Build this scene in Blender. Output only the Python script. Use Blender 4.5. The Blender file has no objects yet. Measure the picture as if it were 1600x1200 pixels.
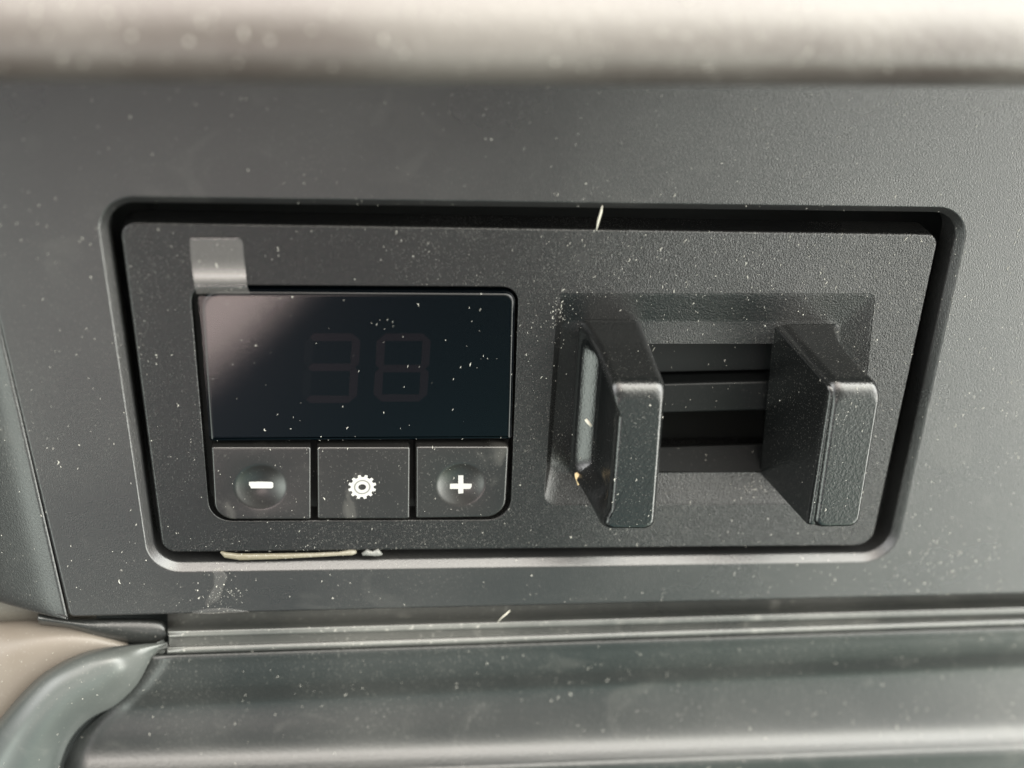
import bpy, bmesh, math, random
import numpy as np
from mathutils import Vector, Matrix

random.seed(11)
SC = bpy.context.scene
COL = SC.collection

# ------------------------------------------------------------------ camera
F = 2300.0                      # focal length in pixels of the 1600 px wide photograph
D = 0.26                        # metres from the lens to the middle of the panel
A_ = np.array([[16800., -35., F], [-160., 4300., F], [-420., -1070., F]])
A_ = (A_.T / np.linalg.norm(A_, axis=1))        # columns: right, down, into the panel, in lens axes
U_, S_, V_ = np.linalg.svd(A_)
RM = U_ @ V_
r_, d_, n_ = RM[:, 0], RM[:, 1], RM[:, 2]
# world: X right, Z up, -Y out of the panel towards the viewer
W2C = np.stack([r_, n_, -d_], axis=1)
C2W = W2C.T
CAM = -(C2W @ np.array([0, 0, 1.0])) * D
rot = Matrix([[float(v) for v in row] for row in C2W]) @ Matrix(((1, 0, 0), (0, -1, 0), (0, 0, -1)))
cd = bpy.data.cameras.new('camera')
cam = bpy.data.objects.new('camera', cd)
COL.objects.link(cam)
cam.matrix_world = Matrix.Translation(Vector(CAM.tolist())) @ rot.to_4x4()
cd.sensor_width = 36.0
cd.lens = F / 1600.0 * 36.0
cd.clip_start = 0.005
cd.clip_end = 50.0
cd.dof.use_dof = True
cd.dof.focus_distance = 0.262
cd.dof.aperture_fstop = 8.0
SC.camera = cam


def Wp(px, py, w=0.0):
    """photograph pixel -> point of the place lying w metres proud of the panel's face"""
    d = C2W @ np.array([px - 800.0, py - 600.0, F])
    t = (-w - CAM[1]) / d[1]
    p = CAM + d * t
    return Vector((float(p[0]), float(p[1]), float(p[2])))


MM = 0.001
PX = 0.000113

# ------------------------------------------------------------------ world light
wd = bpy.data.worlds.new('World')
SC.world = wd
wd.use_nodes = True
wn = wd.node_tree
wn.nodes.clear()


class NG:
    """tiny expression helper for math nodes"""
    def __init__(s, nt): s.nt = nt
    def m(s, op, a, b=None, c=None, clamp=False):
        n = s.nt.nodes.new('ShaderNodeMath'); n.operation = op; n.use_clamp = clamp
        for i, v in enumerate((a, b, c)):
            if v is None: continue
            if isinstance(v, (int, float)): n.inputs[i].default_value = v
            else: s.nt.links.new(v, n.inputs[i])
        return n.outputs[0]
    def step(s, v, a, b, x0=0.0, x1=1.0):
        n = s.nt.nodes.new('ShaderNodeMapRange'); n.interpolation_type = 'SMOOTHSTEP'
        s.nt.links.new(v, n.inputs[0])
        for i, q in enumerate((a, b, x0, x1)): n.inputs[1 + i].default_value = q
        return n.outputs[0]
    def col(s, f, rgb):
        n = s.nt.nodes.new('ShaderNodeVectorMath'); n.operation = 'SCALE'
        n.inputs[0].default_value = rgb
        s.nt.links.new(f, n.inputs['Scale'])
        return n.outputs[0]
    def add(s, a, b):
        n = s.nt.nodes.new('ShaderNodeVectorMath'); n.operation = 'ADD'
        s.nt.links.new(a, n.inputs[0]); s.nt.links.new(b, n.inputs[1])
        return n.outputs[0]


g = NG(wn)
tc = wn.nodes.new('ShaderNodeTexCoord')
sx = wn.nodes.new('ShaderNodeSeparateXYZ')
wn.links.new(tc.outputs['Generated'], sx.inputs[0])
X, Y, Z = sx.outputs
front = g.m('MAXIMUM', g.m('MULTIPLY', Y, -1.0), 0.05)
ga = g.m('DIVIDE', X, front)          # tangent of the angle to the right of straight out
gb = g.m('DIVIDE', Z, front)          # tangent of the angle above straight out
#WORLD_BEGIN
LOBES = [
    (12, -42, 40, 0.246, 0.457, 0.503),
    (35, -42, 40, 0.322, 0.539, 0.3),
    (-35, -31, 50, 4.02, 4.38, 4.03),
    (48, -31, 50, 6.4, 6.61, 6.16),
    (-35, -20, 50, 2.4, 2.68, 2.4),
    (-12, -20, 50, 0.563, 0.515, 0.573),
    (48, -20, 50, 8.87, 8.81, 8.17),
    (32, -8, 35, 1.72, 1.82, 1.64),
    (60, -8, 35, 1.93, 1.76, 1.57),
    (-50, 10, 25, 3.86, 3.82, 3.81),
    (20, 10, 25, 0.632, 0.604, 0.549),
    (50, 10, 25, 10.2, 10.2, 9.76),
    (-60, 32, 25, 7.76, 7.85, 7.68),
    (-15, 32, 25, 2.54, 2.23, 2.05),
    (25, 32, 25, 5.82, 5.83, 5.14),
    (60, 32, 25, 7.76, 7.86, 7.47),
    (-60, 52, 25, 1.01, 0.947, 0.836),
    (0, 52, 25, 7.4, 6.8, 6.32),
    (50, 52, 25, 11.2, 11.2, 10.5),
    (0, 75, 16, 3.13, 2.76, 2.37),
]
PATCH = (4.84, 3.9, 3.65)  # bright warm patch added to the world for the display's reflection
AMB = (0, 0, 0)
#WORLD_END
def patch_mask():
    """warm patch of light added to the world, shaped to be mirrored in the left end of the display"""
    lf = g.m('MULTIPLY', g.step(g.m('SUBTRACT', ga, g.m('MULTIPLY', g.m('ADD', gb, 0.40), 0.92)), 0.042, -0.010), g.step(ga, -0.20, -0.06))
    lf = g.m('MULTIPLY', lf, g.step(gb, -0.56, -0.44, 0.0, 1.0))
    return g.m('MULTIPLY', lf, g.step(gb, -0.28, -0.37))


tot = g.col(patch_mask(), PATCH)
am = wn.nodes.new('ShaderNodeRGB'); am.outputs[0].default_value = (*AMB, 1)
tot = g.add(tot, am.outputs[0])
for az, el, kk, cr, cg, cb in LOBES:
    a_, e_ = math.radians(az), math.radians(el)
    v = (math.cos(e_) * math.sin(a_), -math.cos(e_) * math.cos(a_), math.sin(e_))
    dn = wn.nodes.new('ShaderNodeVectorMath'); dn.operation = 'DOT_PRODUCT'
    wn.links.new(tc.outputs['Generated'], dn.inputs[0]); dn.inputs[1].default_value = v
    w_ = g.m('EXPONENT', g.m('MULTIPLY', g.m('SUBTRACT', dn.outputs['Value'], 1.0), kk))
    tot = g.add(tot, g.col(w_, (cr, cg, cb)))
bg = wn.nodes.new('ShaderNodeBackground')
wo = wn.nodes.new('ShaderNodeOutputWorld')
wn.links.new(tot, bg.inputs[0])
bg.inputs[1].default_value = 1.0
wn.links.new(bg.outputs[0], wo.inputs[0])
wd.cycles.sampling_method = 'MANUAL'
wd.cycles.sample_map_resolution = 1024

SC.view_settings.view_transform = 'Standard'
SC.view_settings.look = 'None'
SC.view_settings.gamma = 1.0
SC.view_settings.exposure = 0.0
SC.view_settings.use_curve_mapping = False
SC.cycles.use_denoising = True
SC.cycles.max_bounces = 8
SC.cycles.transparent_max_bounces = 8


def area(name, loc, target, size, power, color, size_y=None):
    l = bpy.data.lights.new(name, 'AREA')
    l.shape = 'RECTANGLE'; l.size = size; l.size_y = size_y or size
    l.energy = power; l.color = color
    o = bpy.data.objects.new(name, l); COL.objects.link(o)
    o.location = loc
    o.rotation_euler = (Vector(target) - Vector(loc)).to_track_quat('-Z', 'Y').to_euler()
    return o



# ------------------------------------------------------------------ materials
def plastic(name, base=(0.03, 0.032, 0.032), rough=0.38, grain=0.25, fleck=0.35, scale=3200, streak=0.35,
            haze=0.0, spec=0.5, grain_right=0.0, smear=0.0):
    m = bpy.data.materials.new(name); m.use_nodes = True
    nt = m.node_tree; q = NG(nt)
    b = nt.nodes['Principled BSDF']
    t = nt.nodes.new('ShaderNodeTexCoord')
    mp = nt.nodes.new('ShaderNodeMapping')
    nt.links.new(t.outputs['Object'], mp.inputs[0])
    mp.inputs['Rotation'].default_value = (0, math.radians(22), 0)
    mp.inputs['Scale'].default_value = (1, 1, streak)
    n1 = nt.nodes.new('ShaderNodeTexNoise'); n1.inputs['Scale'].default_value = scale
    n1.inputs['Detail'].default_value = 2.0; n1.inputs['Roughness'].default_value = 0.6
    nt.links.new(mp.outputs[0], n1.inputs['Vector'])
    n2 = nt.nodes.new('ShaderNodeTexNoise'); n2.inputs['Scale'].default_value = scale * 0.6
    n2.inputs['Detail'].default_value = 1.0
    nt.links.new(t.outputs['Object'], n2.inputs['Vector'])
    n3 = nt.nodes.new('ShaderNodeTexNoise'); n3.inputs['Scale'].default_value = 28
    n3.inputs['Detail'].default_value = 4.0
    nt.links.new(t.outputs['Object'], n3.inputs['Vector'])
    h = q.m('ADD', n1.outputs[0], q.m('MULTIPLY', n2.outputs[0], 1.3))
    bp = nt.nodes.new('ShaderNodeBump'); bp.inputs['Distance'].default_value = 0.00012
    nt.links.new(h, bp.inputs['Height'])
    sp = nt.nodes.new('ShaderNodeSeparateXYZ'); nt.links.new(t.outputs['Object'], sp.inputs[0])
    if grain_right:
        nt.links.new(q.step(sp.outputs[0], -0.01, 0.06, grain, grain + grain_right), bp.inputs['Strength'])
    else:
        bp.inputs['Strength'].default_value = grain
    nt.links.new(bp.outputs[0], b.inputs['Normal'])
    # pale dust caught in the grain, thicker in some places than in others
    fl = q.step(n1.outputs[0], 0.60, 0.74)
    fl = q.m('MULTIPLY', fl, q.step(n3.outputs[0], 0.38, 0.62, 0.25, 1.0))
    fl = q.m('MULTIPLY', fl, fleck)
    film = q.m('MULTIPLY', q.step(n3.outputs[0], 0.35, 0.7), haze)
    tot = q.m('ADD', fl, film, clamp=True)
    if smear:
        n4 = nt.nodes.new('ShaderNodeTexNoise'); n4.inputs['Scale'].default_value = 75; n4.inputs['Detail'].default_value = 5
        n4.inputs['Distortion'].default_value = 1.2
        nt.links.new(t.outputs['Object'], n4.inputs['Vector'])
        tot = q.m('ADD', tot, q.m('MULTIPLY', q.step(n4.outputs[0], 0.58, 0.72), smear), clamp=True)
    mx = nt.nodes.new('ShaderNodeMix'); mx.data_type = 'RGBA'
    nt.links.new(tot, mx.inputs[0])
    mx.inputs[6].default_value = (*base, 1); mx.inputs[7].default_value = (0.42, 0.41, 0.37, 1)
    nt.links.new(mx.outputs[2], b.inputs['Base Color'])
    rr = q.m('ADD', q.m('MULTIPLY', q.m('SUBTRACT', n3.outputs[0], 0.5), 0.14), q.m('ADD', q.m('MULTIPLY', tot, 0.3), rough), clamp=True)
    nt.links.new(rr, b.inputs['Roughness'])
    b.inputs['Specular IOR Level'].default_value = spec
    return m


def simple(name, base, rough=0.4, spec=0.5, trans=0.0, alpha=1.0, ior=1.5):
    m = bpy.data.materials.new(name); m.use_nodes = True
    b = m.node_tree.nodes['Principled BSDF']
    b.inputs['Base Color'].default_value = (*base, 1)
    b.inputs['Roughness'].default_value = rough
    b.inputs['Specular IOR Level'].default_value = spec
    b.inputs['Transmission Weight'].default_value = trans
    b.inputs['Alpha'].default_value = alpha
    b.inputs['IOR'].default_value = ior
    return m


M_PANEL = plastic('panel_plastic', (0.015, 0.0155, 0.0157), 0.29, 0.20, 0.26, 6200, 0.3, haze=0.015, grain_right=0.16, spec=1.0, smear=0.02)
M_LEDGE = plastic('ledge_plastic', (0.066, 0.055, 0.049), 0.34, 0.5, 0.3, 1500, 0.8, haze=0.14, spec=1.0)
M_PLATE = plastic('faceplate_plastic', (0.006, 0.0063, 0.0065), 0.26, 0.32, 0.26, 5600, 0.5, haze=0.006, grain_right=0.40, spec=0.7)
M_FIN = plastic('fin_plastic', (0.005, 0.0060, 0.0062), 0.23, 0.22, 0.18, 3400, 0.9, haze=0.006, spec=0.95)
M_RECESS = plastic('socket_plastic', (0.014, 0.015, 0.015), 0.36, 0.2, 0.15, 2300, 0.9)
M_DARK = plastic('inner_plastic', (0.006, 0.0068, 0.007), 0.4, 0.05, 0.05, 2300, 0.9, spec=0.25)
M_BROWN = plastic('brown_plastic', (0.085, 0.078, 0.064), 0.4, 0.1, 0.2, 2500, 0.8, haze=0.1)
M_BACK = simple('unlit_cavity_plastic', (0.030, 0.033, 0.032), 0.6, 0.4)
M_BUTTON = plastic('button_plastic', (0.011, 0.0107, 0.0105), 0.22, 0.03, 0.08, 2600, 0.8, haze=0.015, smear=0.08, spec=0.9)
M_LOWER = plastic('lower_plastic', (0.015, 0.017, 0.0168), 0.33, 0.26, 0.2, 3600, 0.35, haze=0.025, smear=0.04, spec=0.9)
M_TRIM = plastic('trim_plastic', (0.06, 0.064, 0.061), 0.28, 0.16, 0.35, 1400, 0.8, haze=0.15, smear=0.20, spec=0.9)
M_CORNER = plastic('corner_plastic', (0.06, 0.069, 0.066), 0.36, 0.05, 0.15, 2300, 0.8, haze=0.08, smear=0.06, spec=0.9)
M_BEIGE = plastic('beige_plastic', (0.15, 0.127, 0.103), 0.34, 0.05, 0.2, 1800, 0.8, haze=0.15)
M_GLASS = simple('display_glass', (0.0006, 0.0016, 0.0026), 0.04, 0.45)
M_BEZEL = simple('display_edge', (0.012, 0.013, 0.014), 0.18, 0.5)
M_SEG = simple('unlit_segment', (0.0038, 0.0031, 0.0044), 0.06, 0.5)
M_SEG2 = simple('fainter_unlit_segment', (0.0010, 0.0019, 0.0029), 0.05, 0.5)
M_WHITE = simple('white_print', (0.37, 0.37, 0.355), 0.5)
M_GREY = simple('grey_print', (0.16, 0.16, 0.15), 0.5)
M_DUST = simple('dust', (0.52, 0.51, 0.46), 0.8, 0.2)
M_FIBRE = simple('fibre', (0.70, 0.68, 0.58), 0.6, 0.3)
M_FLAKE = simple('yellow_flake', (0.78, 0.60, 0.34), 0.6, 0.3)
M_ADH = plastic('dried_adhesive', (0.15, 0.135, 0.095), 0.24, 0.7, 0.4, 1500, 0.9, haze=0.2)
M_GLUE = plastic('white_glue', (0.12, 0.125, 0.12), 0.3, 0.9, 0.4, 1500, 0.9, haze=0.2)


def film_mat(nm, dif, gls, rg):
    m = bpy.data.materials.new(nm); m.use_nodes = True
    nt = m.node_tree; nt.nodes.clear()
    q = NG(nt)
    o = nt.nodes.new('ShaderNodeOutputMaterial')
    tr = nt.nodes.new('ShaderNodeBsdfTransparent'); tr.inputs[0].default_value = (0.97, 0.97, 0.96, 1)
    gl = nt.nodes.new('ShaderNodeBsdfGlossy'); gl.inputs['Roughness'].default_value = rg
    df = nt.nodes.new('ShaderNodeBsdfDiffuse'); df.inputs[0].default_value = (0.6, 0.58, 0.56, 1)
    m1 = nt.nodes.new('ShaderNodeMixShader'); m2 = nt.nodes.new('ShaderNodeMixShader')
    m1.inputs[0].default_value = gls
    nt.links.new(tr.outputs[0], m1.inputs[1]); nt.links.new(gl.outputs[0], m1.inputs[2])
    m2.inputs[0].default_value = dif
    nt.links.new(m1.outputs[0], m2.inputs[1]); nt.links.new(df.outputs[0], m2.inputs[2])
    nt.links.new(m2.outputs[0], o.inputs[0])
    return m


M_FILM = film_mat('clear_film', 0.0, 0.03, 0.03)
M_SMEAR = film_mat('dried_smear', 0.045, 0.03, 0.3)
M_TAB = film_mat('cloudy_film', 0.10, 0.13, 0.20)

# ------------------------------------------------------------------ building helpers
def tag(o, label=None, cat=None, group=None, kind=None):
    if label: o['label'] = label
    if cat: o['category'] = cat
    if group: o['group'] = group
    if kind: o['kind'] = kind
    return o


def empty(name, loc=(0, 0, 0)):
    o = bpy.data.objects.new(name, None); COL.objects.link(o); o.location = loc
    o.empty_display_size = 0.005
    return o


def link(name, verts, faces, mat, parent=None, smooth=True, flat_faces=()):
    me = bpy.data.meshes.new(name)
    me.from_pydata([tuple(v) for v in verts], [], faces)
    me.validate()
    bm = bmesh.new(); bm.from_mesh(me)
    bmesh.ops.recalc_face_normals(bm, faces=bm.faces)
    bm.to_mesh(me); bm.free()
    me.materials.append(mat)
    me.polygons.foreach_set('use_smooth', [smooth] * len(me.polygons))
    me.update()
    o = bpy.data.objects.new(name, me); COL.objects.link(o)
    if parent:
        o.parent = parent
        o.matrix_parent_inverse = Matrix.Translation(parent.location).inverted()
    return o


def round_poly(corners, radii, seg=10):
    """2-D polygon (x, z) with filleted corners, radii in metres"""
    n = len(corners); out = []
    for i in range(n):
        p = Vector(corners[i]); a = Vector(corners[i - 1]); b = Vector(corners[(i + 1) % n])
        u = (a - p).normalized(); v = (b - p).normalized()
        r = radii[i]
        ang = u.angle(v)
        t = r / math.tan(ang / 2)
        c = p + (u + v).normalized() * (r / math.sin(ang / 2))
        s = p + u * t; e = p + v * t
        a0 = math.atan2(s.y - c.y, s.x - c.x); a1 = math.atan2(e.y - c.y, e.x - c.x)
        da = (a1 - a0 + math.pi) % (2 * math.pi) - math.pi
        for k in range(seg + 1):
            th = a0 + da * k / seg
            out.append(Vector((c.x + r * math.cos(th), c.y + r * math.sin(th))))
    return out


def subdiv(loop, maxlen=0.004):
    out = []
    n = len(loop)
    for i in range(n):
        a, b = loop[i], loop[(i + 1) % n]
        k = max(1, int((b - a).length / maxlen))
        for j in range(k): out.append(a.lerp(b, j / k))
    return out


def offset(loop, d):
    """positive d shrinks a loop listed in either direction"""
    n = len(loop)
    area_ = sum(loop[i].x * loop[(i + 1) % n].y - loop[(i + 1) % n].x * loop[i].y for i in range(n))
    s = 1 if area_ > 0 else -1
    out = []
    for i in range(n):
        t = (loop[(i + 1) % n] - loop[i - 1]).normalized()
        out.append(loop[i] + Vector((-t.y, t.x)) * s * d)
    return out


def quad2d(px, w):
    return [(Wp(x, y, w).x, Wp(x, y, w).z) for x, y in px]


def rings(loops):
    """loops: list of (list of 2-D points, w)"""
    V, Fc = [], []
    n = len(loops[0][0])
    for lp, w in loops:
        for k, p in enumerate(lp):
            ww = w[k] if isinstance(w, list) else w
            V.append((p.x, -ww, p.y))
    for i in range(len(loops) - 1):
        for j in range(n):
            a = i * n + j; b = i * n + (j + 1) % n
            Fc.append((a, b, b + n, a + n))
    return V, Fc


def slab(name, loop, w_front, w_back, edge, mat, parent=None, seg=4, dome=0.0):
    """rounded-edge slab: a flat face with a filleted rim, closed behind"""
    st = [(loop, w_back)]
    for k in range(seg + 1):
        a = math.pi / 2 * k / seg
        st.append((offset(loop, edge * (1 - math.cos(a))), w_front - edge * (1 - math.sin(a))))
    st.append((offset(loop, edge * 1.25), w_front))
    V, Fc = rings(st)
    n = len(loop)
    Fc.append(tuple(range(n)))
    last = (len(st) - 1) * n
    Fc.append(tuple(range(last, last + n)))
    o = link(name, V, Fc, mat, parent)
    for p in o.data.polygons:
        if len(p.vertices) > 4: p.use_smooth = False
    return o


def holed_plate(name, outer, holes, w, mat, parent=None, edge=0.0004, depth=0.003, hole_edge=0.0003, outer_wall=True):
    """flat plate with filleted rim and filleted holes; holes: list of (loop, hole_edge, depth)"""
    bm = bmesh.new()
    def ring_chain(loop, e, dep, inward):
        prev = None; first = None
        seq = []
        for k in range(5):
            a = math.pi / 2 * k / 4          # 0: flat face side, 90: wall side
            off = e * math.sin(a)
            seq.append((off, w - e * (1 - math.cos(a))))
        if e > 0.001:       # broad chamfer with softened corners
            seq = [(e * p, w - e * q) for p, q in ((0, 0), (0.06, 0.008), (0.13, 0.035), (0.20, 0.09), (0.28, 0.165), (0.85, 0.68), (0.93, 0.77), (0.98, 0.88), (1.0, 1.1))]
        seq.append((e, w - dep))
        # off measured from the flat-face loop towards the void
        base = offset(loop, e) if inward else offset(loop, -e)
        for off, ww in seq:
            lp = offset(base, -off) if inward else offset(base, off)
            vs = [bm.verts.new((p.x, -ww, p.y)) for p in lp]
            if prev:
                for i in range(len(vs)):
                    j = (i + 1) % len(vs)
                    f = bm.faces.new((prev[i], prev[j], vs[j], vs[i])); f.smooth = True
            else: first = vs
            prev = vs
        return first
    firsts = [ring_chain(outer, edge, depth, True)]
    for lp, e, dp in holes: firsts.append(ring_chain(lp, e, dp, False))
    edges = []
    for vs in firsts:
        for i in range(len(vs)):
            e = bm.edges.get((vs[i], vs[(i + 1) % len(vs)]))
            edges.append(e)
    r = bmesh.ops.triangle_fill(bm, use_beauty=True, use_dissolve=False, edges=edges, normal=(0, -1, 0))
    for f in r['geom']:
        if isinstance(f, bmesh.types.BMFace): f.smooth = False
    bmesh.ops.recalc_face_normals(bm, faces=bm.faces)
    me = bpy.data.meshes.new(name); bm.to_mesh(me); bm.free()
    me.materials.append(mat)
    o = bpy.data.objects.new(name, me); COL.objects.link(o)
    if parent:
        o.parent = parent
        o.matrix_parent_inverse = Matrix.Translation(parent.location).inverted()
    return o


def smooth_path(pts, n):
    """Catmull-Rom resample of a list of Vectors"""
    P = [pts[0] * 2 - pts[1]] + list(pts) + [pts[-1] * 2 - pts[-2]]
    out = []
    m = len(pts) - 1
    for k in range(n):
        t = k / (n - 1) * m
        i = min(int(t), m - 1); f = t - i
        p0, p1, p2, p3 = P[i], P[i + 1], P[i + 2], P[i + 3]
        out.append(0.5 * ((2 * p1) + (p2 - p0) * f + (2 * p0 - 5 * p1 + 4 * p2 - p3) * f * f + (3 * p1 - p0 - 3 * p2 + p3) * f ** 3))
    return out


def loft(name, rows, mat, parent=None, nu=24, nv=None, thick=0.0015):
    """rows of Vectors (each row a list of any length); resampled to a grid, thickened"""
    R = [smooth_path(r, nu) if len(r) > 1 else r for r in rows]
    if nv:
        cols = [smooth_path([R[i][j] for i in range(len(R))], nv) for j in range(nu)]
        R = [[cols[j][i] for j in range(nu)] for i in range(nv)]
    V = [p for r in R for p in r]
    Fc = [(i * nu + j, i * nu + j + 1, (i + 1) * nu + j + 1, (i + 1) * nu + j) for i in range(len(R) - 1) for j in range(nu - 1)]
    o = link(name, V, Fc, mat, parent)
    me = o.data
    avg = sum((p.normal.y * p.area for p in me.polygons))
    if avg > 0: me.flip_normals()
    if thick:
        md = o.modifiers.new('thickness', 'SOLIDIFY'); md.thickness = thick; md.offset = -1
    return o


def boxw(name, x0, x1, z0, z1, w0, w1, mat, parent=None, bev=0.0003):
    V = [(x, -w, z) for x in (x0, x1) for w in (w0, w1) for z in (z0, z1)]
    Fc = [(0, 1, 3, 2), (4, 6, 7, 5), (0, 4, 5, 1), (2, 3, 7, 6), (0, 2, 6, 4), (1, 5, 7, 3)]
    o = link(name, V, Fc, mat, parent, smooth=False)
    if bev:
        b = o.modifiers.new('bevel', 'BEVEL'); b.width = bev; b.segments = 3
        for p in o.data.polygons: p.use_smooth = True
        try:
            wn_ = o.modifiers.new('wn', 'WEIGHTED_NORMAL'); wn_.keep_sharp = False
        except Exception: pass
    return o


# ------------------------------------------------------------------ the surrounding panel
panel = empty('trim_panel', Wp(800, 600, 0))
tag(panel, 'large dark grey textured plastic panel framing the recessed control plate', 'trim panel')
# opening
op = quad2d([(163, 320), (1504, 336), (1388, 868), (245, 884)], 0)
opening = subdiv(round_poly(op, [38 * PX, 42 * PX, 46 * PX, 44 * PX], 12), 0.006)
# outline of the panel's flat face: the left side leans, the bottom edge runs along the lower trim
ol = quad2d([(-115, 40), (2400, 40), (2400, 909.5), (108, 965)], 0)
outline = subdiv(round_poly(ol, [0.002, 0.002, 0.002, 0.0012], 6), 0.008)
face = holed_plate('face', outline, [(opening, 0.0016, 0.0068)], 0.0, M_PANEL, panel, edge=0.0006, depth=0.005)
# side face turning away to the left of the leaning edge, ending in a rounded lower corner
lw = lambda x, y, w: Wp(x, y, w)
side_rows = []
for (ya, xa, xb, yb) in [(40, -118, -330, 40), (300, -50, -300, 300), (500, -3, -260, 480), (640, 30, -235, 620), (800, 67, -210, 770), (900, 90, -190, 850), (962, 104, -170, 880)]:
    a = lw(xa, ya, -0.0003); b = lw(xb, yb, -0.016)
    side_rows.append([a, a.lerp(b, 0.15) + Vector((0, -0.0009, 0)), a.lerp(b, 0.5) + Vector((0, -0.0012, 0)), b])
# curl the lower edge back into the gap
a = lw(104, 966, -0.0008); b = lw(-170, 886, -0.0168)
side_rows.append([a, a.lerp(b, 0.15) + Vector((0, -0.0003, 0)), a.lerp(b, 0.5) + Vector((0, -0.0006, 0)), b])
a = lw(100, 966, -0.005); b = lw(-170, 888, -0.021)
side_rows.append([a, a.lerp(b, 0.15), a.lerp(b, 0.5), b])
loft('side_face', side_rows, M_PANEL, panel, nu=20, nv=60, thick=0.0008)

# padded nose overhanging the top of the panel
nose_rows = []
def nose_profile(x):
    # (w, z) section of the overhang, z measured in the world
    zc = Wp(800, 92, 0.046).z + 0.0085
    prm = [(0.0, -0.0160), (0.010, -0.0150), (0.0185, -0.0138), (0.0225, -0.0122), (0.0245, -0.0106), (0.0254, -0.0090), (0.0257, -0.0073), (0.0256, -0.0055), (0.0250, -0.0034), (0.0238, -0.0012),
           (0.0218, 0.0013), (0.0190, 0.0038), (0.0150, 0.0065), (0.0098, 0.0090), (0.003, 0.0115), (-0.008, 0.0140), (-0.02, 0.0155), (-0.07, 0.019)]
    return [Vector((x, -(w + 0.020), zc + z)) for w, z in prm]
for k in range(12):
    x = -0.26 + 0.52 * k / 11
    nose_rows.append(nose_profile(x))
ledge = loft('padded_ledge', nose_rows, M_LEDGE, panel, nu=70, thick=0.0)
tag(ledge, 'soft out of focus rounded ledge overhanging the top of the panel')

# dark cavity behind openings and gaps
x0, x1 = -0.20, 0.26
cav = boxw('cavity', x0, x1, Wp(800, 1500, -0.02).z, Wp(800, 60, -0.0095).z, -0.0300, -0.0290, M_BACK, panel, bev=0)
cav.name = 'back_shell'

# ------------------------------------------------------------------ control module
mod = empty('control_plate', Wp(800, 600, -0.001))
tag(mod, 'dark plastic control plate with display, three buttons and a two finned socket', 'control panel')
PW = -0.0006
pl = quad2d([(186, 347), (1468, 366), (1362, 853), (254, 864)], PW)
plate_loop = subdiv(round_poly(pl, [22 * PX, 20 * PX, 30 * PX, 26 * PX], 10), 0.006)
# hole for display and keys
hu = quad2d([(297, 446), (810, 449), (797, 812), (329, 814)], PW)
unit_loop = subdiv(round_poly(hu, [26 * PX, 26 * PX, 36 * PX, 36 * PX], 8), 0.006)
# socket recess outline
rc = quad2d([(872, 459), (1367, 459), (1334, 787), (850, 789)], PW)
rec_loop = subdiv(round_poly(rc, [10 * PX, 10 * PX, 10 * PX, 22 * PX], 6), 0.006)
holed_plate('faceplate', plate_loop, [(unit_loop, 0.00025, 0.005), (rec_loop, 0.0001, 0.00012)], PW, M_PLATE, mod, edge=0.00045, depth=0.006)
boxw('backing', Wp(240, 600, -0.007).x, Wp(1400, 600, -0.007).x, Wp(800, 840, -0.007).z, Wp(800, 375, -0.007).z, -0.0285, -0.0275, M_BACK, mod, bev=0)
# tray behind the keys
boxw('key_tray', Wp(290, 600, -0.006).x, Wp(815, 600, -0.006).x, Wp(600, 822, -0.006).z, Wp(600, 440, -0.006).z, -0.0070, -0.0056, M_BACK, mod, bev=0)

# display
DW = 0.0006
disp_px = [(311, 454), (806, 457), (800, 688), (327, 691)]
dl = subdiv(round_poly(quad2d(disp_px, DW), [30 * PX, 18 * PX, 6 * PX, 6 * PX], 10), 0.006)
disp = slab('display', dl, DW, -0.0052, 0.0007, M_GLASS, mod, seg=6)
tag(disp, 'glossy black display window with unlit digits')


def seg_bar(a, b, wd_, w, t=0.00003):
    """a flat hexagonal segment from a to b (2-D)"""
    a = Vector(a); b = Vector(b); d = (b - a).normalized(); n = Vector((-d.y, d.x))
    h = wd_ / 2
    return [a, a + d * h + n * h, b - d * h + n * h, b, b - d * h - n * h, a + d * h - n * h]


def digit(px0, px1, py0, pym, py1, faint_left, mat):
    w = DW + 0.00004
    P = lambda x, y: (Wp(x, y, w).x, Wp(x, y, w).z)
    sl = 6      # lean of the digit
    A, B = P(px0 + sl, py0), P(px1 + sl, py0)
    Cc, Dd = P(px0 + sl / 2, pym), P(px1 + sl / 2, pym)
    E, Fq = P(px0, py1), P(px1, py1)
    segs = [(A, B, 0), (Cc, Dd, 0), (E, Fq, 0), (B, Dd, 0), (Dd, Fq, 0), (A, Cc, 1), (Cc, E, 1)]
    root = None
    for grp in (0, 1):
        V, Fc = [], []
        for a, b, left in segs:
            if left != grp: continue
            hexa = seg_bar(a, b, 0.0014, w)
            i = len(V)
            V += [(p.x, -w, p.y) for p in hexa] + [(p.x, -(w - 0.0001), p.y) for p in hexa]
            Fc.append(tuple(range(i, i + 6)))
            for k in range(6): Fc.append((i + k, i + (k + 1) % 6, i + 6 + (k + 1) % 6, i + 6 + k))
        m = M_SEG2 if (grp == 1 and faint_left) else mat
        if grp == 0:
            root = (V, Fc)
        else:
            if not faint_left:
                off = len(root[0])
                root = (root[0] + V, root[1] + [tuple(q + off for q in f) for f in Fc])
            else:
                o = link('digit', *root, M_SEG, disp, smooth=False)
                link('digit_segments', V, Fc, M_SEG2, disp, smooth=False)
                return o
    return link('digit', *root, mat, disp, smooth=False)


d1 = digit(478, 551, 527, 574, 624, True, M_SEG)
d2 = digit(590, 661, 527, 576, 622, False, M_SEG)

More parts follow.
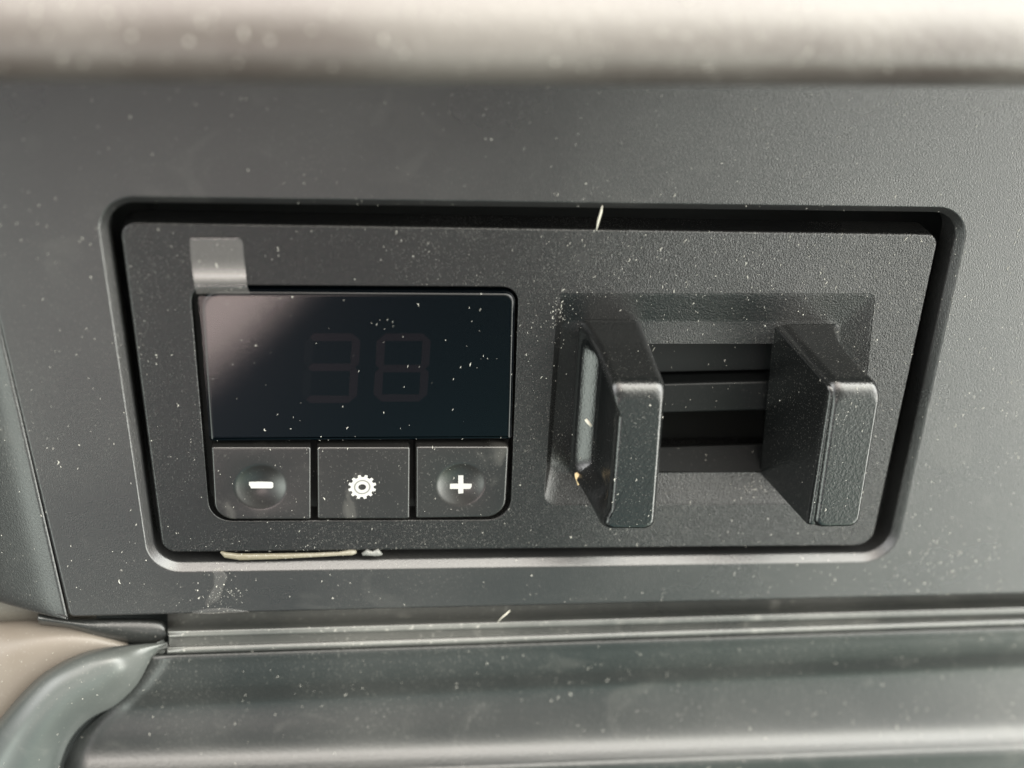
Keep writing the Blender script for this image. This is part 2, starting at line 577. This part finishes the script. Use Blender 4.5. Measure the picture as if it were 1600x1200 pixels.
# keys
BW = 0.0010
def key(px, radii, label, name='button', dish=None):
    lp = subdiv(round_poly(quad2d(px, BW), [r * PX for r in radii], 8), 0.0009)
    o = None
    if dish is None:
        o = slab(name, lp, BW, -0.005, 0.00035, M_BUTTON, mod, seg=5)
    else:
        # front face built around a shallow round thumb dish
        c3 = Wp(dish[0], dish[1], BW); c = Vector((c3.x, c3.z)); R = dish[2] * PX; dep = dish[3]
        st = [(lp, -0.005)]
        e = 0.00035
        for k in range(6):
            a = math.pi / 2 * k / 5
            st.append((offset(lp, e * (1 - math.cos(a))), BW - e * (1 - math.sin(a))))
        inner = offset(lp, e * 1.3)
        st.append((inner, BW))
        circ = []
        for p in inner:
            d = (p - c).normalized(); circ.append(d)
        st.append(([c + d * R * 1.10 for d in circ], BW))
        st.append(([c + d * R * 1.03 for d in circ], BW - dep * 0.03))
        for f in (0.96, 0.9, 0.82, 0.72, 0.6, 0.45, 0.3, 0.15):
            st.append(([c + d * R * f for d in circ], BW - dep * (1 - f * f) - dep * 0.06))
        V, Fc = rings(st)
        n = len(lp)
        Fc.append(tuple(range(n)))
        last = (len(st) - 1) * n
        V.append((c.x, -(BW - dep * 1.06), c.y))
        for j in range(n): Fc.append((last + j, last + (j + 1) % n, len(V) - 1))
        o = link(name, V, Fc, M_BUTTON, mod)
    tag(o, label)
    return o


def decal(name, polys, w, parent, mat, t=0.00012):
    V, Fc = [], []
    for poly in polys:
        n = len(poly); i = len(V)
        V += [(p[0], -w, p[1]) for p in poly] + [(p[0], -(w - t), p[1]) for p in poly]
        Fc.append(tuple(range(i, i + n)))
        for k in range(n): Fc.append((i + k, i + (k + 1) % n, i + n + (k + 1) % n, i + n + k))
    return link(name, V, Fc, mat, parent, smooth=False)


k1 = key([(330, 699), (486, 699), (486, 812), (336, 812)], [4, 4, 4, 32], 'left button with a white minus sign in a round dish', dish=(407, 761, 39, 0.0007))
k2 = key([(495, 699), (641, 699), (640, 811), (496, 811)], [4, 4, 4, 4], 'middle button with a white gear symbol')
k3 = key([(650, 698), (795, 698), (789, 808), (650, 810)], [4, 4, 32, 4], 'right button with a white plus sign in a round dish', dish=(720, 757, 38, 0.0007))


def pp(pts, w): return [(Wp(x, y, w).x, Wp(x, y, w).z) for x, y in pts]


wd1 = BW - 0.00055
decal('minus_sign', [pp([(389, 753), (425, 753), (427, 755), (427, 761), (425, 763), (392, 763), (391, 760), (389, 758)], wd1)], wd1, k1, M_WHITE, 0.0006)
decal('plus_sign', [pp([(716, 743), (724, 743), (724, 756), (737, 756), (737, 764), (724, 764), (724, 777), (716, 777), (716, 764), (703, 764), (703, 756), (716, 756)], wd1)], wd1, k3, M_WHITE, 0.0006)
# gear: toothed ring with a grey ring and a dark centre
cw = BW + 0.00004
c3 = Wp(566, 761, cw)
gear = []
nt_ = 12
for i in range(nt_ * 8):
    a = 2 * math.pi * i / (nt_ * 8) + 0.12
    ph = (i % 8) / 8
    r = (22.2 if ph < 0.42 else 18.2) * PX
    if 0.42 <= ph < 0.5 or ph > 0.9: r = 19.5 * PX
    gear.append((c3.x + r * math.cos(a), c3.z + r * math.sin(a)))
gm = decal('gear_symbol', [gear], cw, k2, M_WHITE, 0.0001)


def ring_decal(name, c, r0, r1, w, mat, parent, sx=1.0):
    n = 40; V = []; Fc = []
    for k in range(n):
        a = 2 * math.pi * k / n
        for r in (r0, r1):
            V.append((c.x + r * sx * math.cos(a), -w, c.z + r * math.sin(a)))
    for k in range(n):
        a = 2 * k; b = 2 * ((k + 1) % n)
        Fc.append((a, a + 1, b + 1, b))
    return link(name, V, Fc, mat, parent, smooth=False)


ring_decal('ring', c3, 11.0 * PX, 13.0 * PX, cw + 0.00003, M_GREY, k2)
ring_decal('gear_centre', c3, 0.2 * PX, 5.2 * PX, cw + 0.00003, M_BUTTON, k2, 1.15)

# socket: chamfered recess, floor with a slot
FW = -0.0021
fl_px = [(878, 503), (1313, 503), (1290, 738), (859, 740)]
fl_loop = quad2d(fl_px, FW)
sl_px = [(985, 537), (1235, 537), (1225, 738), (975, 739)]
V = []; Fc = []


def dense(corners, rad, w, n=14):
    lp = round_poly(corners, [r * PX for r in rad], 6)
    out = []
    for i, p in enumerate(lp):
        out.append(p)
        if i % 7 == 6:
            q_ = lp[(i + 1) % len(lp)]
            for k in range(1, n): out.append(p.lerp(q_, k / n))
    return out


def strip(A, B, wa, wb, n=12):
    i = len(V)
    for k in range(n + 1):
        p = A[0].lerp(A[1], k / n); q = B[0].lerp(B[1], k / n)
        V.append((p.x, -wa, p.y)); V.append((q.x, -wb, q.y))
    for k in range(n): Fc.append((i + 2 * k, i + 2 * k + 1, i + 2 * k + 3, i + 2 * k + 2))


la = dense(rc, [10, 10, 10, 22], PW); lb = dense(fl_loop, [14, 14, 14, 26], FW); lc = dense(quad2d(sl_px, FW), [2] * 4, FW)
chain = []
for t, h in ((0.0, 0.0), (0.05, 0.03), (0.12, 0.11), (0.88, 0.89), (0.95, 0.97), (1.0, 1.0)):
    chain.append(([a.lerp(b, t) for a, b in zip(la, lb)], (PW - 0.0001) + (FW - PW + 0.0001) * h))
chain.append(([a.lerp(b, 0.5) for a, b in zip(lb, lc)], FW))
chain.append((lc, FW))
V, Fc = rings(chain)
s0 = [Vector(p) for p in quad2d(sl_px, FW)]
s1 = [v.copy() for v in s0]
for i in range(4):
    j = (i + 1) % 4
    strip((s0[i], s0[j]), (s1[i], s1[j]), FW, -0.016)
rec = link('socket_recess', V, Fc, M_PLATE, mod, smooth=True)
xL, xR = Wp(980, 640, FW).x, Wp(1236, 640, FW).x
zt = lambda y, w: Wp(1110, y, w).z
boxw('slot_bar', xL, xR, zt(581, -0.0065), zt(531, -0.0065), -0.012, -0.0065, M_DARK, mod, 0.0004)
boxw('slot_bar', xL, xR, zt(644, -0.0042), zt(598, -0.0042), -0.012, -0.0042, M_DARK, mod, 0.0005)
# lower slope running into the slot
V = []; Fc = []
for k in range(9):
    t = k / 8
    y = 739 + (697 - 739) * t; w = FW + (-0.0065 - FW) * t
    V.append((xL, -w, zt(y, w))); V.append((xR, -w, zt(y, w)))
for k in range(8): Fc.append((2 * k, 2 * k + 1, 2 * k + 3, 2 * k + 2))
V2 = [(v[0], v[1] + 0.001, v[2] - 0.0004) for v in V]
nV = len(V)
Fc += [tuple(i + nV for i in f) for f in Fc] + [(0, 1, 1 + nV, nV), (nV - 2, nV - 1, 2 * nV - 1, 2 * nV - 2)]
link('slot_slope', V + V2, Fc, M_DARK, mod, smooth=False)


def fin(name, base_px, tip_px, wtip, outer, parent, mat, concave=0.0013, dish=0.0012, rbase=1.2, label=None, edge=0.0020, top_mult=2.1):
    """a blade standing out of the socket. base_px / tip_px: TL TR BR BL corners; outer: 'L' or 'R' side is scooped"""
    b = [Vector(p) for p in quad2d(base_px, FW)]
    t = [Vector(p) for p in quad2d(tip_px, wtip)]
    stations = []
    NS = 50
    ss = [i / NS for i in range(NS + 1)]
    wend = wtip - edge
    loops = []
    per_side = [14, 26, 14, 26]
    def section(s, inset, topi):
        c = [b[i].lerp(t[i], s) for i in range(4)]
        xl = (c[0].x + c[3].x) / 2; xr = (c[1].x + c[2].x) / 2
        c[0] = Vector((c[0].x + inset, c[0].y - inset * topi)); c[1] = Vector((c[1].x - inset, c[1].y - inset * topi))
        c[2] = Vector((c[2].x - inset, c[2].y + inset * 0.8)); c[3] = Vector((c[3].x + inset, c[3].y + inset * 0.8))
        lp = round_poly(c, [rbase * MM] * 4, 5)
        # refine the long sides so that the scoop has points to move
        out = []
        n = len(lp)
        for i in range(n):
            a, q = lp[i], lp[(i + 1) % n]
            if (i % 6) == 5:
                kk = 36
                for m in range(kk): out.append(a.lerp(q, m / kk))
            else: out.append(a)
        zt_, zb_ = max(p.y for p in out), min(p.y for p in out)
        xm = (min(p.x for p in out) + max(p.x for p in out)) / 2
        hw = (max(p.x for p in out) - min(p.x for p in out)) / 2
        cv = concave * math.sin(math.pi * min(1, max(0, s)) ** 0.6)
        sm = lambda a, b_, x: (lambda t_: t_ * t_ * (3 - 2 * t_))(min(1.0, max(0.0, (x - a) / (b_ - a))))
        P = sm(0.06, 0.19, s) * (1 - 0.68 * sm(0.62, 1.0, s))
        for p in out:
            v = (p.y - zb_) / (zt_ - zb_) * 2 - 1
            side = (p.x - xm) / hw
            wgt = max(0, side if outer == 'R' else -side) ** 1.5
            ds = dish * P * (1 - sm(0.66, 0.93, abs(v)))
            sh = (cv + ds) * wgt
            p.x += -sh if outer == 'R' else sh
        return out
    for s in ss:
        w = FW - 0.0005 + (wend - FW + 0.0005) * s
        loops.append((section(s * (wend - FW) / (wtip - FW), -0.00028 * math.exp(-(s / 0.025) ** 2) if rbase > 1 else 0, 1), w))
    for k in range(1, 7):
        a = math.pi / 2 * k / 6
        s = (wend - FW) / (wtip - FW) + (1 - (wend - FW) / (wtip - FW)) * math.sin(a)
        loops.append((section(s, edge * 0.55 * (1 - math.cos(a)), top_mult), wend + edge * math.sin(a)))
    n = len(loops[0][0])
    lp_, w_ = loops[-1]
    cc = Vector((sum(p.x for p in lp_) / n, sum(p.y for p in lp_) / n))
    for f_ in (0.97, 0.85, 0.45): loops.append(([cc.lerp(p, f_) for p in lp_], w_))
    V, Fc = rings(loops)
    last = (len(loops) - 1) * n
    cen = Vector((0, 0, 0))
    for k in range(n): cen += Vector(V[last + k])
    V.append(tuple(cen / n)); ci = len(V) - 1
    for k in range(n): Fc.append((last + k, last + (k + 1) % n, ci))
    Fc.append(tuple(range(n)))
    o = link(name, V, Fc, mat, parent)
    if label: tag(o, label)
    return o


WT = 0.0155
fin('fin', [(904, 500), (1003, 500), (991, 743), (887, 745)], [(957, 602), (1044, 602), (1026, 830), (940, 830)], WT, 'L', mod, M_FIN, dish=0.0030, concave=0.0006, rbase=1.6,
    label='left fin with a scooped outer side')
f2 = fin('fin', [(1217, 506), (1320, 506), (1304, 740), (1196, 742)], [(1302, 601), (1384, 601), (1346, 826), (1269, 828)], WT, 'R', mod, M_FIN,
         label='right fin of two layers with a flared tip', dish=0.0, concave=0.0052, rbase=1.7)
fin('inner_layer', [(1210, 509), (1230, 509), (1209, 742), (1188, 742)], [(1296, 606), (1312, 606), (1279, 822), (1262, 822)], WT - 0.0005, 'R', f2, M_FIN,
    concave=0, dish=0, rbase=0.45, edge=0.0010)

# ------------------------------------------------------------------ lower trim strip, lower panel
def row(yl, yr, w, xs, xe=2360, n=14):
    """straight run from x=xs to xe through y=yl at 270 and y=yr at 1600"""
    out = []
    for k in range(n):
        x = xs + (xe - xs) * k / (n - 1)
        out.append(Wp(x, yl + (yr - yl) * (x - 270) / 1330.0, w))
    return out


strip_rows = [
    row(956, 920, -0.0085, 262), row(970, 934, -0.0070, 262), row(979, 942, -0.0050, 262), row(984, 947, -0.0022, 262), row(985.5, 948.5, -0.0010, 263), row(987, 950, -0.0006, 263), row(990.5, 954, -0.0004, 264),
    row(994, 957.5, -0.0003, 264), row(995.5, 958.8, -0.0006, 264), row(996.5, 959.5, -0.0018, 264), row(999, 961, -0.0020, 264), row(1007, 965.2, -0.0020, 264), row(1009.5, 966.5, -0.0018, 264), row(1011, 967.8, -0.0004, 263), row(1012.5, 969.2, -0.0001, 263),
    row(1015, 971.5, 0.0001, 262), row(1018, 974.3, 0.0002, 262), row(1019.5, 975.8, -0.0002, 261), row(1021, 977.2, -0.0015, 261), row(1024, 980, -0.0045, 260)]
st = loft('trim_strip', strip_rows, M_TRIM, None, nu=60, nv=150, thick=0.001)
tag(st, 'long thin grey trim strip with two parallel ridges below the main panel', 'trim strip')

low_rows = [
    row(1016, 971, -0.0060, 246), row(1019, 975, -0.0030, 244), row(1025, 981, -0.0013, 240), row(1040, 994, -0.0014, 232), row(1060, 1007, -0.0017, 218), row(1078, 1020, -0.0022, 204),
    row(1090, 1030, -0.0029, 192), row(1099, 1038, -0.0034, 180), row(1108, 1047, -0.0036, 166), row(1126, 1068, -0.0034, 142), row(1146, 1091, -0.0029, 122), row(1166, 1114, -0.0021, 110), row(1182, 1133, -0.0011, 102),
    row(1196, 1148, 0.0002, 98), row(1208, 1160, 0.0015, 94), row(1216, 1168, 0.0024, 92), row(1222, 1174, 0.0027, 91), row(1228, 1180, 0.0027, 90), row(1262, 1215, 0.0023, 82), row(1420, 1400, 0.0005, 52)]
lo = loft('lower_panel', low_rows, M_LOWER, None, nu=60, nv=90, thick=0.0012)
tag(lo, 'grey plastic lower panel curving out below the ridged trim strip', 'lower panel')

# corner piece running down to the lower left, its right edge follows the seam
A_edge = [(262, 1003, -0.003), (200, 1008, -0.001), (165, 1013, 0.001), (120, 1026, 0.002), (62, 1060, 0.003), (0, 1128, 0.004), (-60, 1215, 0.004)]
B_edge = [(258, 1008, -0.003), (237, 1030, -0.0025), (214, 1070, -0.002), (180, 1102, -0.001), (138, 1125, 0.0), (108, 1160, 0.001), (88, 1215, 0.002)]
def lerp3(a, b, t): return tuple(a[i] + (b[i] - a[i]) * t for i in range(3))
rows_ = []
for t, dw, ex in [(-0.04, -0.008, 0), (-0.02, -0.0035, 0), (0.03, 0.0000, 0), (0.15, 0.0022, 0), (0.35, 0.0040, 0), (0.6, 0.0045, 0), (0.85, 0.0032, 0), (0.96, 0.0018, 0), (0.995, 0.0004, 0), (1.0, -0.006, 0)]:
    r = []
    for i, (a, b) in enumerate(zip(A_edge, B_edge)):
        q = lerp3(a, b, t)
        s = min(1.0, i / 2.0) if dw > 0 else 1.0
        r.append(Wp(q[0], q[1], q[2] + dw * max(s, 0.25)))
    rows_.append(r)
cp = loft('corner_trim', rows_, M_CORNER, None, nu=40, nv=40, thick=0.001)
tag(cp, 'smooth grey green corner trim curving down at the lower left edge', 'corner trim')

# short dark end cap between panel and ridged strip
cap_rows = []
for t, dw in [(0.0, -0.006), (0.06, -0.0042), (0.2, -0.0034), (0.5, -0.0028), (0.8, -0.0033), (0.95, -0.0042), (1.0, -0.006)]:
    r = []
    for (xx, ya, yb) in [(60, 958, 975), (110, 966, 982), (160, 966, 998), (210, 966, 1006), (245, 968, 1007), (256, 973, 1005), (260, 982, 998)]:
        r.append(Wp(xx, ya + (yb - ya) * t, dw))
    cap_rows.append(r)
cpp = loft('end_cap', cap_rows, M_LOWER, None, nu=30, nv=20, thick=0.001)
tag(cpp, 'small dark pointed end cap left of the ridged trim strip', 'end cap')

# dull brown grey trim seen through the gap under the left end of the panel
br = []
for y_, w_ in ((895, -0.0120), (915, -0.0095), (940, -0.0088), (962, -0.0092), (985, -0.0110)):
    br.append([Wp(x_, y_ + (x_ + 60) * 0.10, w_) for x_ in (-110, -60, 0, 60, 120, 150)])
bt = loft('brown_trim', br, M_BROWN, None, nu=12, nv=16, thick=0.001)
tag(bt, 'dull brown grey trim in the gap under the left end of the panel', 'trim')

# pale beige moulding at the far left, rounded, catching light on its upper side
bz = []
for t, dw in [(0.0, -0.010), (0.04, -0.0070), (0.14, -0.0040), (0.30, -0.0012), (0.5, 0.0004), (0.75, 0.0012), (1.0, 0.001)]:
    r = []
    for (xx, ya, yb) in [(-90, 968, 1330), (-40, 968, 1220), (0, 969, 1150), (50, 967, 1085), (100, 970, 1046), (140, 978, 1026), (172, 990, 1018), (200, 1003, 1014)]:
        s = (xx + 90) / 290
        r.append(Wp(xx, ya + (yb - ya) * t, dw * (1 - 0.5 * s) - 0.0025 * s - 0.001))
    bz.append(r)
bo = loft('beige_moulding', bz, M_BEIGE, None, nu=40, nv=40, thick=0.001)
tag(bo, 'pale beige rounded moulding catching light at the far left', 'moulding')

# ------------------------------------------------------------------ things lying on it
# clear protective film over the display with a pull tab folded on to the plate
def film():
    V = []; Fc = []
    e = 0.00010
    rows = []
    def prow(xl, xr, y, w): return [Wp(xl + (xr - xl) * k / 6, y, w) for k in range(7)]
    tab = [(297.5, 372, 372, PW + 0.0005), (297, 377, 374.5, PW + 0.0005), (296.5, 379.5, 380, PW + 0.0006), (298, 381, 400, PW + 0.0008), (300, 383, 418, PW + 0.0012), (302, 384.5, 432, PW + 0.0019), (304, 385.5, 444, PW + 0.0026), (305, 387, 451, DW + 0.0013), (307, 391, 459, DW + 0.0003)]
    for xl, xr, y, w in tab: rows.append(prow(xl, xr, y, w))
    rows.append(prow(307, 520, 459.5, DW + 0.0003))
    rows.append(prow(309.5, 796, 463, DW + e))
    rows.append(prow(315, 796, 520, DW + e))
    rows.append(prow(322, 794, 610, DW + e))
    rows.append(prow(327, 792, 682, DW + e))
    nu = 7
    def sheet(nm, rr, mat, par):
        V = [p for r in rr for p in r]
        Fc = [(i * nu + j, i * nu + j + 1, (i + 1) * nu + j + 1, (i + 1) * nu + j) for i in range(len(rr) - 1) for j in range(nu - 1)]
        o = link(nm, V, Fc, mat, par, smooth=(par is not None))
        if sum(p.normal.y for p in o.data.polygons) > 0: o.data.flip_normals()
        return o
    o = sheet('protective_film', rows[9:], M_FILM, None)
    sheet('pull_tab', rows[:9], M_TAB, o)
    return o
fm = film()
tag(fm, 'clear protective film with a pull tab stuck over the black display', 'film')


def lump(name, pts, w, r, mat, label, cat, seg=8):
    """a flattened irregular strip swept through pixel points; r in metres per point"""
    P = [Wp(x, y, ww) for (x, y), ww in zip(pts, w)]
    n = len(P); V = []; Fc = []
    for i, p in enumerate(P):
        t = (P[min(i + 1, n - 1)] - P[max(i - 1, 0)]).normalized()
        up = Vector((0, -1, 0)); s = t.cross(up).normalized()
        for k in range(seg):
            a = 2 * math.pi * k / seg
            V.append(p + s * math.cos(a) * r[i][0] + up * math.sin(a) * r[i][1])
    for i in range(n - 1):
        for k in range(seg):
            Fc.append((i * seg + k, i * seg + (k + 1) % seg, (i + 1) * seg + (k + 1) % seg, (i + 1) * seg + k))
    Fc.append(tuple(range(seg))); Fc.append(tuple(range((n - 1) * seg, n * seg)))
    o = link(name, V, Fc, mat, None)
    if label: tag(o, label, cat)
    return o


lump('adhesive_strip', [(345, 862), (352, 867), (375, 870), (430, 869), (490, 867), (530, 865), (550, 863), (557, 862)], [-0.0006] * 8,
     [(0.0002, 0.0003), (0.0006, 0.0005), (0.0007, 0.0005), (0.0006, 0.0005), (0.00045, 0.0004), (0.0004, 0.0004), (0.0006, 0.0005), (0.0003, 0.0003)], M_ADH,
     'thin yellowish strip of dried adhesive in the gap below the minus button', 'adhesive')
random.seed(4)
gp = [(566, 866), (574, 863), (582, 865), (590, 863), (597, 866)]
lump('glue_blob', gp, [-0.0005] * 5, [(0.0003, 0.0003), (0.0007, 0.0005), (0.0005, 0.0004), (0.0008, 0.0006), (0.0002, 0.0002)], M_GLUE,
     'whitish blob of glue right of the yellowish adhesive strip', 'glue')
# smear of glue on the panel below the gap
sm_ = lump('glue_smear', [(338, 888), (345, 902), (341, 918), (334, 934), (322, 946)], [0.00002] * 5, [(0.0008, 0.0001), (0.0013, 0.0001), (0.0009, 0.0001), (0.0011, 0.0001), (0.0004, 0.0001)], M_SMEAR,
     'faint whitish smear of glue on the panel below the dried adhesive strip', 'smear')
lump('run', [(300, 957), (325, 955), (350, 954), (388, 955)], [0.00002] * 4, [(0.0002, 0.0001), (0.0006, 0.0001), (0.0006, 0.0001), (0.0001, 0.0001)], M_SMEAR, None, None).parent = sm_
# fibres and flakes
lump('fibre', [(941, 321), (939, 332), (935, 345), (932, 360)], [0.0012, 0.0014, 0.0012, 0.0005], [(0.00010, 0.0001), (0.0002, 0.0002), (0.0002, 0.0002), (0.00008, 0.00008)], M_FIBRE,
     'pale straight fibre lying across the dark gap at the top of the plate', 'fibre', 6)
lump('fibre', [(797, 954), (790, 960), (783, 966), (775, 976)], [0.0004, 0.0006, 0.0003, -0.001], [(0.00006, 0.00006), (0.00013, 0.00013), (0.0001, 0.0001), (0.00005, 0.00005)], M_FIBRE,
     'short pale fibre hanging over the lower edge of the main panel', 'fibre', 6)
lump('flake', [(900, 739), (903, 745), (905, 752), (903, 758)], [0.0004] * 4, [(0.0003, 0.0002), (0.0006, 0.0003), (0.0005, 0.0003), (0.0001, 0.0001)], M_FLAKE,
     'yellow flake at the lower foot of the left fin', 'flake', 7)
lump('flake', [(915, 655), (919, 660), (924, 666)], [0.0050, 0.0052, 0.0054], [(0.0003, 0.0002), (0.00035, 0.0002), (0.00025, 0.0002)], M_FIBRE,
     'pale rod shaped flake on the scooped side of the left fin', 'flake', 7)

# ------------------------------------------------------------------ dust over everything
bpy.context.view_layer.update()
dg = bpy.context.evaluated_depsgraph_get()


def dust(n, seed, region, smin, smax, name, label, curved=0.5, wfun=None, mat=None, wq=0.0, soft=False):
    rnd = random.Random(seed)
    V = []; Fc = []
    made = 0; tries = 0
    while made < n and tries < n * 12:
        tries += 1
        px = rnd.uniform(region[0], region[2]); py = rnd.uniform(region[1], region[3])
        if wfun and rnd.random() > wfun(px, py): continue
        # drop the grain straight on to whatever surface is there
        if soft:
            px = (region[0] + region[2]) / 2 + rnd.gauss(0, 0.27) * (region[2] - region[0]); py = (region[1] + region[3]) / 2 + rnd.gauss(0, 0.27) * (region[3] - region[1])
        q = Wp(px, py, wq)
        hit, loc, nor, idx, ob, mt = SC.ray_cast(dg, Vector((q.x, -0.12, q.z)), Vector((0, 1, 0)))
        if not hit or ob.name.startswith('back') or loc.y > 0.012: continue
        if nor.y > 0: nor = -nor
        s = rnd.uniform(smin, smax) * (1.0 if rnd.random() < 0.85 else 1.7)
        t = nor.orthogonal().normalized(); b = nor.cross(t)
        th = rnd.uniform(0, 6.28)
        if rnd.random() < curved:
            # short curved lint, mostly upright
            th = rnd.gauss(0.25, 0.35)
            up = (Vector((math.sin(th), 0, math.cos(th))) - nor * Vector((math.sin(th), 0, math.cos(th))).dot(nor)).normalized()
            sd = nor.cross(up)
            L = s * rnd.uniform(1.2, 2.3); wd_ = s * 0.22; bow = s * rnd.uniform(-0.6, 0.6)
            i = len(V)
            for k in range(4):
                f = k / 3 - 0.5
                c = loc + up * f * L + sd * bow * (1 - 4 * f * f) + nor * (wd_ * 0.6)
                ww = wd_ * (1 - 3 * f * f * 0.8)
                V += [c + sd * ww, c + nor * ww, c - sd * ww]
            for k in range(3):
                for m in range(3):
                    Fc.append((i + 3 * k + m, i + 3 * k + (m + 1) % 3, i + 3 * k + 3 + (m + 1) % 3, i + 3 * k + 3 + m))
            Fc.append((i, i + 1, i + 2)); Fc.append((i + 9, i + 11, i + 10))
        else:
            i = len(V); a = s * 0.5
            c = loc + nor * a * 0.4
            k = 5
            for m in range(k):
                an = th + 6.283 * m / k
                V.append(c + (t * math.cos(an) + b * math.sin(an)) * a * rnd.uniform(0.5, 1.0))
            V.append(c + nor * a * 0.6); V.append(c - nor * a * 0.5)
            for m in range(k):
                Fc.append((i + m, i + (m + 1) % k, i + k)); Fc.append((i + (m + 1) % k, i + m, i + k + 1))
        made += 1
    o = link(name, V, Fc, mat or M_DUST, None, smooth=False)
    tag(o, label, 'dust', None, 'stuff')
    return o


def dens(px, py):
    d = 0.22 + 0.5 * max(0, (px - 700) / 900)
    if 880 < px < 1460 and 370 < py < 480: d += 0.5
    if 1200 < px and 800 < py < 960: d += 0.5
    if py < 300: d *= 0.35
    if 310 < px < 805 and 450 < py < 690: d *= 0.6
    if py > 1120 and px > 900: d += 0.4
    return min(1, d)


def dens2(px, py):
    return min(1, dens(px, py) * 0.9 + 0.15 * (math.sin(px * 0.013 + 1) * math.sin(py * 0.017 + 2) > 0.2))


main = dust(2300, 3, (-20, -120, 1620, 1215), 0.00009, 0.00025, 'dust', 'fine pale dust and lint scattered over the dark plastic, with some painted sparkle', 0.5, dens2)
ME = []
for args in ((60, 21, (858, 455, 893, 535), 0.00010, 0.00022, 0.7), (70, 22, (1140, 758, 1228, 785), 0.00008, 0.0002, 0.3), (90, 23, (300, 893, 380, 962), 0.00008, 0.00022, 0.3),  # second cluster imitates the sparkle on the recess's lower chamfer with pale grains
             (40, 24, (330, 683, 800, 698), 0.0001, 0.00026, 0.3), (60, 25, (345, 852, 600, 884), 0.00008, 0.0002, 0.3), (70, 26, (1350, 800, 1600, 930), 0.00012, 0.0003, 0.3), (9, 27, (560, 480, 640, 540), 0.0001, 0.0002, 0.8)):
    o = dust(args[0], args[1], args[2], args[3], args[4], 'dust', 'x', args[5], soft=True)
    ME.append(o)
ME.append(dust(150, 31, (-20, -20, 1620, 112), 0.00015, 0.00045, 'dust', 'x', 0.2, wq=0.046))
bmj = bmesh.new(); bmj.from_mesh(main.data)
for o in ME:
    bmj.from_mesh(o.data); m_ = o.data; bpy.data.objects.remove(o); bpy.data.meshes.remove(m_)
bmj.to_mesh(main.data); bmj.free()
